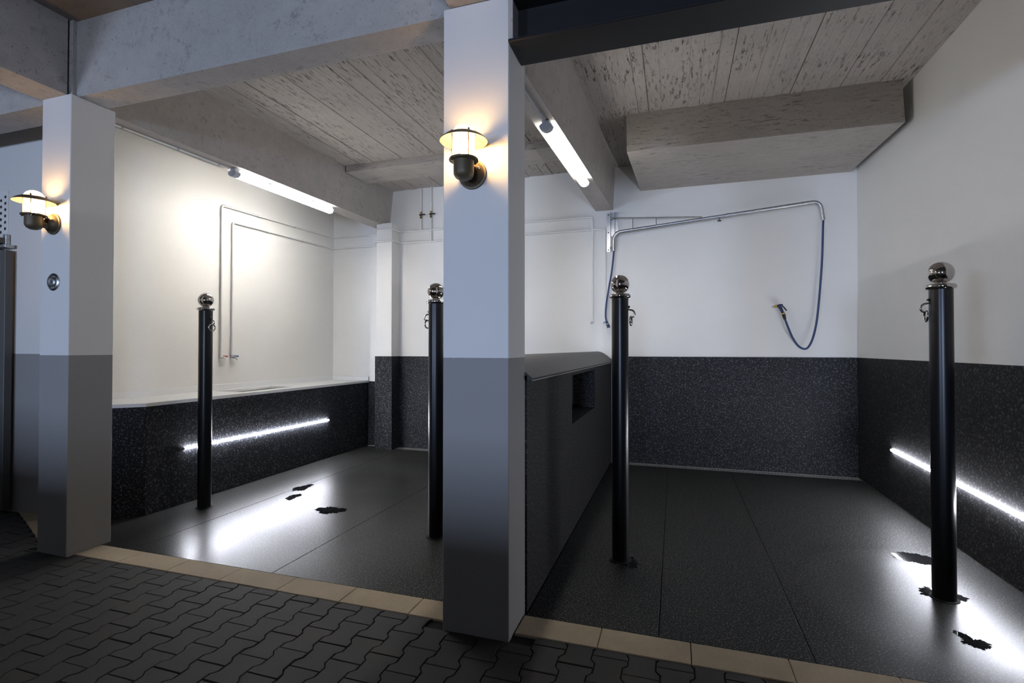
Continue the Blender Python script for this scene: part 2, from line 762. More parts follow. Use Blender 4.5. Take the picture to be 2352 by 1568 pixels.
# paving further back in the aisle, out of view: plain surface
MB().box(A_X0, A_X1, A_Y0, .80, -.03, -.003).build('aisle_paving', M_paver, floor)

# kerb stones
for a, b in zip([-4.045, -3.61, -3.17, -2.727, -2.283, -1.84, -1.395], [-3.61, -3.17, -2.727, -2.283, -1.84, -1.395, -1.155]):
    MB().bbox(a + .0015, b - .0015, YK0, YK1, -.03, .002, .003).build('kerb_stone', M_kerb, floor)
for a, b in zip([-.785, -.366, .067, .498, .936, 1.375], [-.366, .067, .498, .936, 1.375, 1.965]):
    MB().bbox(a + .0015, b - .0015, YK0, YK1, -.03, .002, .003).build('kerb_stone', M_kerb, floor)
# skew kerb stones left of the left pillar
d = Vector((-1, .41, 0)).normalized()
nrm = Vector((d.y, -d.x, 0))
if nrm.y < 0:
    nrm = -nrm
p0 = Vector((-4.37, 2.505, 0))
for k in range(3):
    a, b = p0 + d * (k * .44 + .002), p0 + d * (k * .44 + .437)
    quad = [a, b, b + nrm * .19, a + nrm * .19]
    quad = clip_poly([(q.x, q.y) for q in quad], 1, 2.995, True)
    if len(quad) > 2:
        MB().prism(quad, -.03, .002).build('kerb_stone', M_kerb, floor)

# rubber granulate floor sheets of the two bays
SL = [(-4.385, -3.745), (-3.745, -2.485), (-2.485, -1.125)]
for a, b in SL:
    MB().bbox(a + .002, b - .002, YK1 + .003, 6.515, -.02, .0, .002).build('floor_sheet', M_floor, floor)
for a, b in [(-.775, -.085), (-.085, .615), (.615, 1.955)]:
    MB().bbox(a + .002, b - .002, YK1 + .003, 6.515, -.02, .0, .002).build('floor_sheet', M_floor, floor)
MB().prism([(-4.387, YK1 + .003), (-4.387, 3.25), (-4.55, 3.09), (-4.78, 3.09), (-4.78, 2.99), (-4.37, 2.76), (-4.37, YK1 + .003)][::-1],
           -.02, 0.0).build('floor_sheet', M_floor, floor)

# ------------------------------------------------------------------ wall panels (black granulate)
T = .012
for nm, a, b, zt in (('r', -.775, XR - T - .001, 1.347), ('l', -3.860, -1.125, 1.335)):
    MB().bbox(a, b, YB - T, YB - .0005, .0, zt, .002).build('wall_panel', M_panel, wall_back)
MB().bbox(-4.42, -4.138, YB - T, YB - .0005, 0, .958, .002).build('wall_panel', M_panel, wall_back)
MB().bbox(XR - T, XR - .0005, 2.42, YB - .001, 0, 1.347, .002).build('wall_panel', M_panel_d, wall_right)

# ------------------------------------------------------------------ pillars
pl = thing('pillar', (-4.2, 2.6, 0), 'left square pillar painted white over grey with round metal button', 'pillar', 'painted front pillars')
MB().bbox(-.15, .15, -.15, .15, -.012, 3.25, .004).build('shaft', M_two, pl)
MB().box(-.13, .13, -.13, .13, 3.25, ZS).build('head', M_conc, pl)
pc = thing('pillar', (-.97, 2.56, 0), 'centre square pillar painted white over grey between the two bays', 'pillar', 'painted front pillars')
MB().bbox(-.18, .18, -.145, .145, -.012, 3.228, .004).build('shaft', M_two, pc)
MB().box(-.16, .14, -.12, .12, 3.228, ZS).build('head', M_conc, pc)
cb = thing('wall_column', (-4.0, 6.54, 0), 'white column against back wall with black clad foot', 'column')
MB().bbox(-.125, .127, -.11, .11, -.012, 3.262, .003).build('shaft', M_white, cb)
MB().box(-.137, .139, -.122, .109, 0, 1.337).build('foot_cladding', M_panel, cb)

# ------------------------------------------------------------------ concrete beams and the steel beam
G = 'cast concrete beams'


def beam(mb, label, mat=None):
    o = mb.build('concrete_beam', mat or M_conc)
    return tag(o, label, 'beam', G)


beam(MB().box(-4.075, -1.13, 2.495, 2.69, 3.245, ZS + .004),
     'bluish-lit concrete beam spanning from left pillar to centre pillar')
beam(MB().box(-4.37, -4.10, A_Y0, 2.455, 3.25, ZS + .004), 'dark concrete beam running from left pillar towards the viewer')
beam(MB().box(-1.112, -.845, A_Y0, 2.425, 3.23, ZS + .004), 'concrete beam running from centre pillar top towards the viewer')
beam(MB().box(-8.9, -4.34, 2.51, 2.74, 3.25, ZS + .004), 'concrete beam left of the left pillar above white wall')
beam(MB().hexa([(-4.33, 2.70, 3.25), (-4.14, 2.70, 3.25), (-4.04, YB, 3.25), (-4.27, YB, 3.25)],
               [(-4.33, 2.70, ZS + .004), (-4.075, 2.70, ZS + .004), (-3.985, YB, ZS + .004), (-4.27, YB, ZS + .004)]),
     'concrete beam above the white counter carrying a batten light')
beam(MB().hexa([(-1.10, 2.69, 3.24), (-.945, 2.69, 3.24), (-.755, YB, 3.24), (-.975, YB, 3.24)],
               [(-1.10, 2.69, ZS + .004), (-.835, 2.69, ZS + .004), (-.725, YB, ZS + .004), (-.975, YB, ZS + .004)]),
     'concrete beam above the low partition carrying a batten light')
beam(MB().box(-3.99, -.98, 5.52, 6.0, 3.70, ZS + .002), 'shallow concrete downstand crossing the left bay ceiling', M_boardx)
beam(MB().add([(-.45, 5.17, ZS + .002), (1.885, 5.20, ZS + .002), (1.905, 5.20, 3.405), (-.45, 5.17, 3.415), (-.41, YB - .002, 3.455), (1.905, YB - .002, 3.455),
               (-.41, YB - .002, ZS + .002), (1.905, YB - .002, ZS + .002)],
              [(0, 1, 2, 3), (3, 2, 5, 4), (0, 3, 4, 6), (1, 7, 5, 2), (4, 5, 7, 6), (0, 6, 7, 1)]),
     'deep concrete block hanging from the right bay ceiling at back wall', M_boardx)
beam(MB().box(-.83, XR, 2.43, 2.60, 3.225, ZS + .004), 'concrete lintel resting on the black steel beam')

sb = thing('steel_beam', (.6, 2.51, 2.98), 'black steel beam spanning from centre pillar to right wall', 'beam')
L0, L1 = -.6 - .79 + .0 + .0, XR - .6
L0 = -.787 - .6
MB().bbox(L0, L1, -.115, .115, 0, .017, .003).build('lower_flange', M_steelblk, sb)
MB().bbox(L0, L1, -.115, .115, .222, .24, .003).build('upper_flange', M_steelblk, sb)
MB().box(L0, L1, -.006, .006, .017, .222).build('web', M_steelblk, sb)
MB().prism([(-.012, .017), (-.03, .017), (-.006, .045), (.006, .045), (.03, .017)], L0, L1, 'x').build('root_fillet', M_steelblk, sb)
MB().box(L0, L0 + .02, -.10, -.007, .018, .221).build('mortar_pad', M_conc, sb)

# ------------------------------------------------------------------ partition between the bays
pw = thing('partition_wall', (-.95, 4.67, 0), 'low black clad partition wall with rounded grey cap between the bays', 'partition')
# local coordinates: x across, y along
y0, y1 = 2.71 - 4.67, YB - .013 - 4.67
ny0, ny1, nz0, nz1 = 4.005 - 4.67, 5.205 - 4.67, .85, 1.235
XF, XN, XBK = .17, -.05, -.17
b = MB()
ys_ = [y0, ny0, ny1, y1]
zs_ = [0, nz0, nz1, 1.30]
vs = []
for z in zs_:
    for y in ys_:
        vs.append((XF, y, z))
fs = []
for i in range(3):
    for j in range(3):
        if i == 1 and j == 1:
            continue
        fs.append((i * 4 + j, i * 4 + j + 1, (i + 1) * 4 + j + 1, (i + 1) * 4 + j))
n0 = len(vs)
vs += [(XN, ny0, nz0), (XN, ny1, nz0), (XN, ny1, nz1), (XN, ny0, nz1)]
ring = [5, 6, 10, 9]
for k in range(4):
    fs.append((ring[k], ring[(k + 1) % 4], n0 + (k + 1) % 4, n0 + k))
fs.append((n0, n0 + 1, n0 + 2, n0 + 3))
n1 = len(vs)
vs += [(XBK, y0, 0), (XBK, y1, 0), (XBK, y1, 1.30), (XBK, y0, 1.30)]
fs.append((n1, n1 + 3, n1 + 2, n1 + 1))
fs.append((0, 4, 8, 12, n1 + 3, n1))
fs.append((3, n1 + 1, n1 + 2, 15, 11, 7))
fs.append((12, 13, 14, 15, n1 + 2, n1 + 3))
fs.append((0, n1, n1 + 1, 3, 2, 1))
b.add(vs, fs)
b.build('body', M_panel_d, pw)
prof = [(.20, 1.272), (.20, 1.286), (.185, 1.300), (.155, 1.325), (.12, 1.355), (.08, 1.384), (.04, 1.404), (0, 1.412)]
cap = prof + [(-x, z) for x, z in reversed(prof[:-1])]
MB().prism(cap, y0, y1 + .005, 'y').build('cap', M_cap, pw, smooth=True)
MB().box(.196, .2015, y0 + .002, y1, 1.270, 1.275).build('cap_trim', plain('grey_edge_strip', (0.32, 0.31, 0.30), 0.5), pw)

# ------------------------------------------------------------------ counter in the left bay
CX = -4.39
cbase = thing('counter_base', (-4.7, 4.9, 0), 'black granulate clad counter base under the white worktop', 'counter')
ox, oy = -4.7, 4.9
foot = [(CX, YB - .02), (CX, 3.255), (-4.55, 3.095), (XL, 3.102), (XL, YB - .02)]
top = .942
MB().box(XL + .003 - ox, XL + .015 - ox, 3.13 - oy, YB - .03 - oy, 0, top).build('back_board', M_dark, cbase)
MB().bbox(CX - T - ox, CX - ox, 3.255 - oy, 6.412 - oy, 0, top, .0015).build('front_panel', M_panel, cbase)
MB().bbox(CX - T - ox, CX - ox, 6.415 - oy, YB - .022 - oy, 0, top, .0015).build('front_panel', M_panel, cbase)
MB().prism([(CX - ox, 3.253 - oy), (-4.548 - ox, 3.095 - oy), (-4.556 - ox, 3.104 - oy), (CX - .012 - ox, 3.263 - oy)], 0, top).build('corner_panel', M_panel, cbase)
MB().bbox(XL + .005 - ox, -4.55 - ox, 3.103 - oy, 3.115 - oy, 0, top, .0015).build('end_panel', M_panel, cbase)

wt = thing('worktop', (-4.7, 4.9, .943), 'white worktop with low upstand and inset sink in left bay', 'worktop')
e = .012
outer = [(CX + e, YB - .016), (CX + e, 3.25), (-4.545, 3.085), (XL + .002, 3.102), (XL + .002, YB - .016)]
# slab with a rectangular sink opening
SX0, SX1, SY0, SY1 = -4.90, -4.52, 4.42, 5.22
o2 = [(x - ox, y - oy) for x, y in outer]
s2 = [(SX1 - ox, SY1 - oy), (SX1 - ox, SY0 - oy), (SX0 - ox, SY0 - oy), (SX0 - ox, SY1 - oy)]
m = MB()
for z in (0.0, .03):
    m.add([(x, y, z) for x, y in o2 + s2], [])
    k = len(m.v) - 9
    loops = [(0, 1, 6, 5), (1, 2, 7, 6), (2, 3, 7), (3, 4, 8, 7), (4, 0, 5, 8)]
    m.f += [tuple(i + k for i in f) for f in loops]
for i in range(5):
    j = (i + 1) % 5
    m.f.append((i, j, 9 + j, 9 + i))
for i in range(4):
    j = (i + 1) % 4
    m.f.append((5 + i, 5 + j, 14 + j, 14 + i))
m.build('slab', M_solid, wt)
MB().bbox(XL + .002 - ox, XL + .018 - ox, 3.105 - oy, YB - .018 - oy, .03, .092, .002).build('upstand', M_solid, wt)
MB().bbox(XL + .019 - ox, CX + .01 - ox, YB - .030 - oy, YB - .014 - oy, .03, .085, .002).build('upstand', M_solid, wt)
# basin: open box hung below the opening
ba = MB()
z0, z1 = -.17, .002
X0, X1, Y0, Y1 = SX0 - ox - .004, SX1 - ox + .004, SY0 - oy - .004, SY1 - oy + .004
ba.box(X0, X1, Y0, Y1, z0 - .004, z0)
ba.box(X0, X0 + .004, Y0, Y1, z0, z1)
ba.box(X1 - .004, X1, Y0, Y1, z0, z1)
ba.box(X0 + .004, X1 - .004, Y0, Y0 + .004, z0, z1)
ba.box(X0 + .004, X1 - .004, Y1 - .004, Y1, z0, z1)
bs = ba.build('basin', M_basin, wt)
MB().lathe([(0, z0 + .004), (.03, z0 + .004), (.04, z0 + .001), (.04, z0)], ((X0 + X1) / 2, (Y0 + Y1) / 2, 0), 20).build('waste_outlet', M_chrome, bs, smooth=True)
MB().lathe([(0, 0), (.014, 0), (.014, -.003), (0, -.003)], (X0 + .008, Y0 + .42, -.05), 14, Matrix.Rotation(PI / 2, 4, 'Y')).build('overflow_hole', M_blackp, bs, smooth=True)


# ------------------------------------------------------------------ LED strips
def led(name_label, p, q, nx):
    """p,q end points on the panel face; nx outward x direction"""
    t = thing('light_strip', p, name_label, 'light strip', 'lit white strips low on the bay sides')
    p, q = Vector(p), Vector(q)
    d = q - p
    mb = MB()
    h = .010
    c = [(0, -h), (nx * .007, -h), (nx * .012, -h * .5), (nx * .012, h * .5), (nx * .007, h), (0, h)]
    n = len(c)
    vs = [(x, 0, z) for x, z in c] + [(x, d.y, z + d.z) for x, z in c]
    mb.add(vs, [tuple(range(n)), tuple(range(n, 2 * n))] + [(i, (i + 1) % n, n + (i + 1) % n, n + i) for i in range(n)])
    mb.build('diffuser', M_strip, t)
    for yy, s in ((0, -1), (d.y, 1)):
        zz = 0 if yy == 0 else d.z
        ya, yb = sorted((yy, yy + s * .008))
        x0, x1 = sorted((0, nx * .012))
        MB().box(x0, x1, ya, yb, zz - h, zz + h).build('end_cap', M_greyp, t)


led('white glowing light strip along the black counter front', (CX + .0005, 3.625, .512), (CX + .0005, 5.71, .500), 1)
led('white glowing light strip low on the right wall panel', (XR - T - .0005, 3.58, .443), (XR - T - .0005, 5.71, .486), -1)


# ------------------------------------------------------------------ batten lights
def batten(loc, label, rz, mt):
    t = thing('batten_light', loc, label, 'ceiling light', 'long white batten lights under the beams', rz)
    L = 1.5
    MB().bbox(-.030, .030, 0, L, -.034, 0, .005).build('housing', M_greyp, t)
    pr = [(-.034, -.033), (-.050, -.05), (-.042, -.072), (-.022, -.086), (0, -.09), (.022, -.086), (.042, -.072), (.050, -.05), (.034, -.033)]
    MB().prism(pr, .06, L - .03, 'y').build('diffuser', mt, t, smooth=True)
    for ya, yb in ((-.005, .06), (L - .03, L)):
        MB().prism([(x * 1.02, z * 1.01) for x, z in pr], ya, yb, 'y').build('end_cap', M_greyp, t, smooth=True)
    for yy in (.42, 1.08):
        MB().prism([(-.052, -.030), (-.054, -.044), (-.049, -.046), (-.046, -.030)], yy, yy + .03, 'y').build('clip', M_greyp, t)
        MB().prism([(.052, -.030), (.054, -.044), (.049, -.046), (.046, -.030)], yy, yy + .03, 'y').build('clip', M_greyp, t)
    return t


batten((-4.185, 3.95, 3.25), 'lit batten light under the beam above the counter', math.radians(-1.2), M_tube)
batten((-.955, 3.84, 3.24), 'lit batten light under the beam above the partition', math.radians(-2.2), M_tube_b)
for (lab, x, ya, xb, yb, z) in (('thin conduit leading to the batten light above the counter', -4.262, 2.76, -4.215, 3.94, 3.25),
                                ('thin conduit leading to the batten light above the partition', -1.015, 2.72, -.957, 3.83, 3.24)):
    t = thing('conduit', (x, ya, z), lab, 'conduit', 'conduits under the beams')
    dx, dy = xb - x, yb - ya
    MB().tube([(0, 0, -.012), (dx, dy, -.012)], .009, 8).build('tube', M_pipew if x < -2 else M_greyp, t, smooth=True)
    for f in (.15, .55, .9):
        MB().bbox(dx * f - .016, dx * f + .016, dy * f - .008, dy * f + .008, -.024, 0, .003).build('clip', M_greyp, t)


# ------------------------------------------------------------------ tether posts
def tether_post(x, y, sgn, label, first=[None]):
    if first[0] is None:
        t = thing('tether_post', (x, y, 0), label, 'post', 'black tethering posts with ball tops')
        R = .057
        MB().lathe([(R, 0), (R, 1.795), (0, 1.795)], seg=48).build('pipe', M_pipeblk, t, smooth=True)
        MB().lathe([(R + .001, .0), (.071, .0), (.071, .003), (R + .001, .006)], seg=32).build('base_ring', M_dark, t, smooth=True)
        col = [(.0, 1.795)] + arc(.060, 1.811, .0145, -90, 90, 8) + [(.03, 1.828), (.027, 1.832), (0, 1.832)]
        MB().lathe(col, seg=40).build('collar', M_chrome, t, smooth=True)
        ball = [(.024, 1.828)] + [(r, z) for r, z in arc(0, 1.892, .065, -66, 90, 20)]
        ball[-1] = (0, 1.957)
        MB().lathe(ball, seg=40).build('ball_finial', M_chrome, t, smooth=True)
        hk = MB()
        hk.lathe([(0, -.009), (.006, -.007), (.009, 0), (.006, .007), (0, .009)], (.062, 0, 1.735), 14)
        hk.tube(spline([(.052, 0, 1.722), (.066, 0, 1.716), (.083, 0, 1.712), (.096, 0, 1.700), (.100, 0, 1.684), (.092, 0, 1.669), (.078, 0, 1.662)], 5), .0058, 10)
        h = hk.build('eye_hook', M_chrome, t, smooth=True)
        MB().tube([(.074 + .004 * math.sin(a), .031 * math.sin(a), 1.640 + .031 * math.cos(a)) for a in [2 * PI * i / 28 for i in range(28)]], .0056, 10, close=True).build('ring', M_chrome, h, smooth=True)
        first[0] = t
    else:
        t = copy_tree(first[0])
        t.location = (x, y, 0)
        t['label'] = label
    t.rotation_euler = (0, 0, 0 if sgn > 0 else PI)
    return t


tether_post(-4.10, 3.59, 1, 'black ball-topped post standing in front of the white counter')
tether_post(-1.765, 3.58, -1, 'black ball-topped post half hidden behind the centre pillar')
tether_post(-.36, 3.575, 1, 'black ball-topped post beside the low partition in right bay')
tether_post(1.485, 3.60, -1, 'largest black ball-topped post near the right wall strip light')


# ------------------------------------------------------------------ wall lamps
def wall_lamp(loc, label, first=[None]):
    if first[0] is None:
        t = thing('wall_lamp', loc, label, 'wall lamp', 'bronze lantern lamps on the pillars')
        # origin on the pillar face at plate centre; -y out of the wall
        My = Matrix.Rotation(PI / 2, 4, 'X')
        MB().lathe([(0, .052), (.018, .051), (.038, .044), (.056, .030), (.066, .012), (.074, .010), (.076, .006), (.076, 0), (0, 0)], (0, 0, 0), 36, My).build('wall_plate', M_bronze, t, smooth=True)
        MB().lathe([(0, .006), (.006, .004), (.007, 0), (0, 0)], (.046, -.037, .018), 12, My).build('screw', M_chrome, t, smooth=True)
        MB().tube([(0, -.03, -.018), (0, -.075, -.02), (0, -.118, -.02)], [.024, .021, .022], 16).build('arm', M_bronze, t, smooth=True)
        c = (0, -.120, 0)
        MB().lathe([(0, -.066), (.022, -.064), (.040, -.054), (.049, -.040), (.051, -.025), (.051, .028), (.072, .030), (.073, .034), (.071, .039), (.045, .040), (0, .040)], c, 36).build('cup', M_bronze, t, smooth=True)
        for a in (45, 135, 225, 315):
            ca, sa = math.cos(math.radians(a)), math.sin(math.radians(a))
            MB().lathe([(0, .0), (.006, .002), (.006, .008), (0, .010)], (c[0] + .062 * ca, c[1] + .062 * sa, .020), 10).build('nut', M_chrome, t, smooth=True)
            MB().tube([(c[0] + .061 * ca, c[1] + .061 * sa, .036), (c[0] + .061 * ca, c[1] + .061 * sa, .172)], .0022, 8).build('rod', M_bronze, t, smooth=True)
        gl = [(.056, .040), (.056, .158)] + [(.056 * math.cos(math.radians(a)), .158 + .048 * math.sin(math.radians(a))) for a in (15, 30, 45, 60, 75)] + [(0, .206)]
        MB().lathe(gl, c, 36).build('glass', M_lglass, t, smooth=True)
        bl = [(0, .050), (.014, .052), (.016, .075), (.020, .090), (.023, .105), (.020, .120), (.010, .130), (0, .132)]
        MB().lathe(bl, c, 20).build('bulb', M_bulb, t, smooth=True)
        hat = [(.0605, .160), (.075, .157), (.095, .147), (.118, .127), (.117, .1255), (.094, .1445), (.075, .154), (.0605, .157)]
        h = MB().lathe(hat + [hat[0]], c, 44).build('hat', M_bronze, t, smooth=True)
        hin = [(.0615, .1562), (.075, .1532), (.0935, .1437), (.1165, .1247)]
        MB().lathe(hin, c, 44).build('hat_lining', M_hatin, h, smooth=True)
        for a in (45, 135, 225, 315):
            ca, sa = math.cos(math.radians(a)), math.sin(math.radians(a))
            MB().lathe([(0, .012), (.004, .010), (.005, .004), (.004, 0), (0, 0)], (c[0] + .064 * ca, c[1] + .064 * sa, .160), 10).build('cap_nut', M_bronze, h, smooth=True)
        first[0] = t
    else:
        t = copy_tree(first[0])
        t.location = loc
        t['label'] = label
    return t


wall_lamp((-.983, 2.415, 2.340), 'lit bronze lantern wall lamp on the centre pillar')
wall_lamp((-4.212, 2.45, 2.335), 'lit bronze lantern wall lamp on the left pillar')

# round metal button on the left pillar
t = thing('push_button', (-4.205, 2.45, 1.922), 'round silver metal button on the left pillar below the lamp', 'button')
My = Matrix.Rotation(PI / 2, 4, 'X')
MB().lathe([(0, 0), (.062, 0), (.062, .006), (.055, .012), (.046, .013), (.044, .007), (0, .007)], (0, 0, 0), 32, My).build('rim', M_stain, t, smooth=True)
MB().lathe([(.0, .0), (.034, .0), (.034, .010), (.028, .014), (.020, .012), (0, .011)], (0, -.006, 0), 28, My).build('core', M_galv, t, smooth=True)
MB().box(-.004, .004, -.0185, -.016, -.012, .012).build('key_slot', M_blackp, t)

# ------------------------------------------------------------------ floor drains
def drain(x0, x1, joints, label):
    t = thing('floor_drain', ((x0 + x1) / 2, 6.575, 0), label, 'drain', 'slotted floor drains along the back wall')
    ox_, hw = (x0 + x1) / 2, .052
    MB().box(x0 - ox_, x1 - ox_, -hw, hw, -.010, -.008).build('channel', M_dark, t)
    for s in (-1, 1):
        MB().box(x0 - ox_, x1 - ox_, min(s * hw, s * (hw - .006)), max(s * hw, s * (hw - .006)), -.010, .001).build('rail', M_zinc, t)
    ed = [x0] + joints + [x1]
    for a, bb in zip(ed, ed[1:]):
        g = MB()
        a, bb = a - ox_ + .002, bb - ox_ - .002
        g.box(a, bb, -.045, -.022, -.004, 0)
        g.box(a, bb, .022, .045, -.004, 0)
        n = max(2, int((bb - a) / .034))
        p = (bb - a) / n
        for i in range(n):
            g.box(a + i * p, a + i * p + p * .55, -.022, .022, -.004, 0)
        g.build('grating', M_zinc, t)


drain(-.772, 1.955, [.121, 1.182], 'slotted steel drain along the back wall of the right bay')
drain(-3.86, -1.128, [-2.9, -2.0], 'slotted steel drain along the back wall of the left bay')


# ------------------------------------------------------------------ white water pipes
def bent(pts, r=.05, n=5):
    """polyline with rounded corners"""
    P = [Vector(p) for p in pts]
    out = [P[0]]
    for a, b_, c in zip(P, P[1:], P[2:]):
        d1, d2 = (a - b_), (c - b_)
        rr = min(r, d1.length * .45, d2.length * .45)
        s, e_ = b_ + d1.normalized() * rr, b_ + d2.normalized() * rr
        for i in range(n + 1):
            q = i / n
            out.append(s * (1 - q) ** 2 + b_ * 2 * q * (1 - q) + e_ * q * q)
    out.append(P[-1])
    return out


GP = 'white water pipes on the walls'
xl, yb = XL + .022, YB - .022
for zz, xv, yd, xe, lab, hm, k in ((3.165, -3.512, 4.59, -1.018, 'upper white pipe run along left and back walls with red tap', M_red, 0),
                                   (2.998, -3.351, 4.745, -.853, 'lower white pipe run along left and back walls with blue tap', M_blueh, 1)):
    t = thing('water_pipe', (0, 0, 0), lab, 'pipe', GP)
    zl = zz - (.05 if k == 0 else .045)
    yc = 6.43 - .013
    run = [(xl, yd, 1.36), (xl, yd, zl), (xl, yb, zz - .01), (-4.155, yb, zz - .01), (-4.155, yc - .006, zz), (-3.845, yc - .006, zz), (-3.845, yb, zz), (xe, yb, zz), (xe, yb, 1.80)]
    MB().tube(bent(run, .03), .013, 10).build('tube', M_pipew, t, smooth=True)
    vz = 3.386
    MB().tube([(xv, yb, zz), (xv, yb, vz - .05)], .013, 10).build('riser', M_pipew, t, smooth=True)
    MB().tube([(xv, yb, vz + .05), (xv, yb, ZS - .008)], .013, 10).build('riser', M_pipew, t, smooth=True)
    v = MB()
    v.lathe([(0, -.05), (.015, -.05), (.017, -.03), (.012, -.022), (.012, .022), (.017, .03), (.015, .05), (0, .05)], (xv, yb, vz), 14)
    v.lathe([(0, 0), (.010, 0), (.009, .030), (0, .030)], (xv, yb, vz), 12, My)
    vv = v.build('valve', M_brass, t, smooth=True)
    MB().bbox(xv - .012, xv + .085, yb - .037, yb - .027, vz - .010, vz + .010, .003).build('lever', M_blackp, vv)
    # tap at the counter end
    tp = MB()
    tp.tube([(xl - .012, yd, 1.345), (xl + .055, yd, 1.345)], .012, 12)
    tp.tube(spline([(xl + .03, yd, 1.345), (xl + .06, yd, 1.342), (xl + .075, yd, 1.315)], 4), .008, 10)
    tp.lathe([(.0, -.012), (.016, -.012), (.016, .022), (0, .022)], (xl, yd, 1.352), 14)
    tq = tp.build('tap', M_pipew if k == 0 else M_stain, t, smooth=True)
    MB().tube([(xl + .02, yd + .018, 1.356), (xl + .02, yd + .070, 1.358)], [.011, .009], 10).build('tap_handle', hm, tq, smooth=True)
    # hose tap at the partition end
    te = MB()
    te.tube([(xe, yb + .015, 1.79), (xe, yb - .045, 1.79)], .011, 12)
    te.tube(spline([(xe, yb - .04, 1.79), (xe - .012, yb - .055, 1.785), (xe - .014, yb - .058, 1.765)], 4), .009, 10)
    te.build('hose_tap', M_stain, t, smooth=True)
    cl = [(xl, yd + .55, None), (xl, yd + 1.2, None)]
    for (cx_, cy_, _) in cl:
        zc = zl + (zz - .01 - zl) * (cy_ - yd) / (yb - yd)
        MB().bbox(XL + .0005, xl + .014, cy_ - .010, cy_ + .010, zc - .014, zc + .014, .003).build('pipe_clip', M_pipew, t)
    for xc in (-4.75, -4.35, -3.7, -3.1, -2.3, -1.6, -1.2):
        zc = zz - .01 if xc < -4.1 else zz
        MB().bbox(xc - .010, xc + .010, yb - .014, YB - .0005, zc - .014, zc + .014, .003).build('pipe_clip', M_pipew, t)

# ------------------------------------------------------------------ swivel arm with hose
YA = 6.56
wa_ = thing('hose_arm', (-.76, YB, 2.95), 'galvanised swivel pipe arm bracketed to the back wall', 'pipe arm')
O = Vector((-.76, YB, 2.95))


def L(x, y, z):
    return (x - O.x, y - O.y, z - O.z)


br = MB()
br.box(-.835 - O.x, -.788 - O.x, -.006, -.0005, 2.70 - O.z, 3.205 - O.z)
br.box(-.788 - O.x, -.782 - O.x, -.060, -.0005, 2.70 - O.z, 3.205 - O.z)
br.box(-.735 - O.x, -.729 - O.x, -.045, -.0005, 2.90 - O.z, 3.205 - O.z)
br.box(-.729 - O.x, -.690 - O.x, -.006, -.0005, 2.90 - O.z, 3.205 - O.z)
br.box(-.782 - O.x, -.735 - O.x, -.012, -.006, 2.90 - O.z, 3.205 - O.z)
bo = br.build('bracket', M_galv, wa_)
for (bx, bz) in ((-.812, 3.18), (-.812, 2.95), (-.812, 2.725), (-.710, 2.95)):
    MB().lathe([(0, .008), (.008, .007), (.009, 0), (0, 0)], (bx - O.x, -.006, bz - O.z), 10, My).build('bolt', M_blackp, bo, smooth=True)
arm_pts = bent([L(-.738, YA, 2.69), L(-.738, YA, 2.925), L(1.585, YA, 3.128), L(1.612, YA, 2.905)], .14, 8)
MB().tube(arm_pts, .0205, 16).build('arm_tube', M_galv, wa_, smooth=True)
MB().tube([L(-.76, YA, 3.118), L(.315, YA, 3.046)], .006, 8).build('brace_bar', M_galv, wa_, smooth=True)
for (bx, z0_, z1_) in ((-.50, 2.955, 3.100), (-.215, 2.975, 3.082), (.315, 3.018, 3.050)):
    MB().tube([L(bx, YA, z0_), L(bx, YA, z1_)], .006, 8).build('brace_strut', M_galv, wa_, smooth=True)
for zz in (2.74, 3.118):
    MB().tube([L(-.785, YA + .03, zz), L(-.738, YA, zz)], .012, 10).build('swivel_lug', M_galv, wa_, smooth=True)
sc_ = MB()
sc_.lathe([(.0, -.022), (.025, -.022), (.025, .022), (0, .022)], L(.62, YA, 3.044), 16, Matrix.Rotation(PI / 2 - .087, 4, 'Y'))
cl_ = sc_.build('clamp', M_galv, wa_, smooth=True)
MB().lathe([(0, 0), (.004, 0), (.004, -.03), (.022, -.032), (.024, -.042), (.010, -.044), (0, -.044)], L(.515, YA, 3.020), 14).build('clamp_knob', M_blackp, cl_, smooth=True)

h1 = thing('water_hose', (-.76, YA, 2.3), 'short blue hose hanging below the pipe arm bracket', 'hose', 'blue hoses of the pipe arm')
H = Vector((-.76, YA, 2.3))
pts = [(-.738, YA, 2.688), (-.742, YA, 2.62), (-.765, YA, 2.42), (-.80, YA, 2.22), (-.832, YA, 2.02), (-.842, YA, 1.87), (-.828, YA, 1.775)]
MB().tube([Vector(p) - H for p in spline(pts, 6)], .0115, 10).build('hose_tube', M_hose, h1, smooth=True)
tip = MB()
d_ = Vector((.034, 0, -.085)).normalized()
a_ = Vector((-.832, YA, 1.795)) - H
tip.tube([a_, a_ + d_ * .025, a_ + d_ * .028, a_ + d_ * .085], [.017, .018, .021, .020], 14)
MB().tube([a_ + d_ * .030, a_ + d_ * .040], .0215, 14).build('coupling_band', M_greyp, h1, smooth=True)
tip.build('coupling', M_navy, h1, smooth=True)

h2 = thing('water_hose', (1.6, YA, 2.2), 'long looping blue hose hanging from the far end of the arm', 'hose', 'blue hoses of the pipe arm')
H = Vector((1.6, YA, 2.2))
pts = [(1.611, YA, 2.902), (1.608, YA, 2.84), (1.594, YA, 2.44), (1.565, YA, 2.04), (1.535, YA, 1.75), (1.495, YA - .01, 1.57), (1.45, YA - .015, 1.47), (1.405, YA - .02, 1.445),
       (1.345, YA - .02, 1.48), (1.29, YA - .015, 1.57), (1.245, YA - .01, 1.69), (1.215, YA, 1.784)]
MB().tube([Vector(p) - H for p in spline(pts, 6)], .0115, 10).build('hose_tube', M_hose, h2, smooth=True)

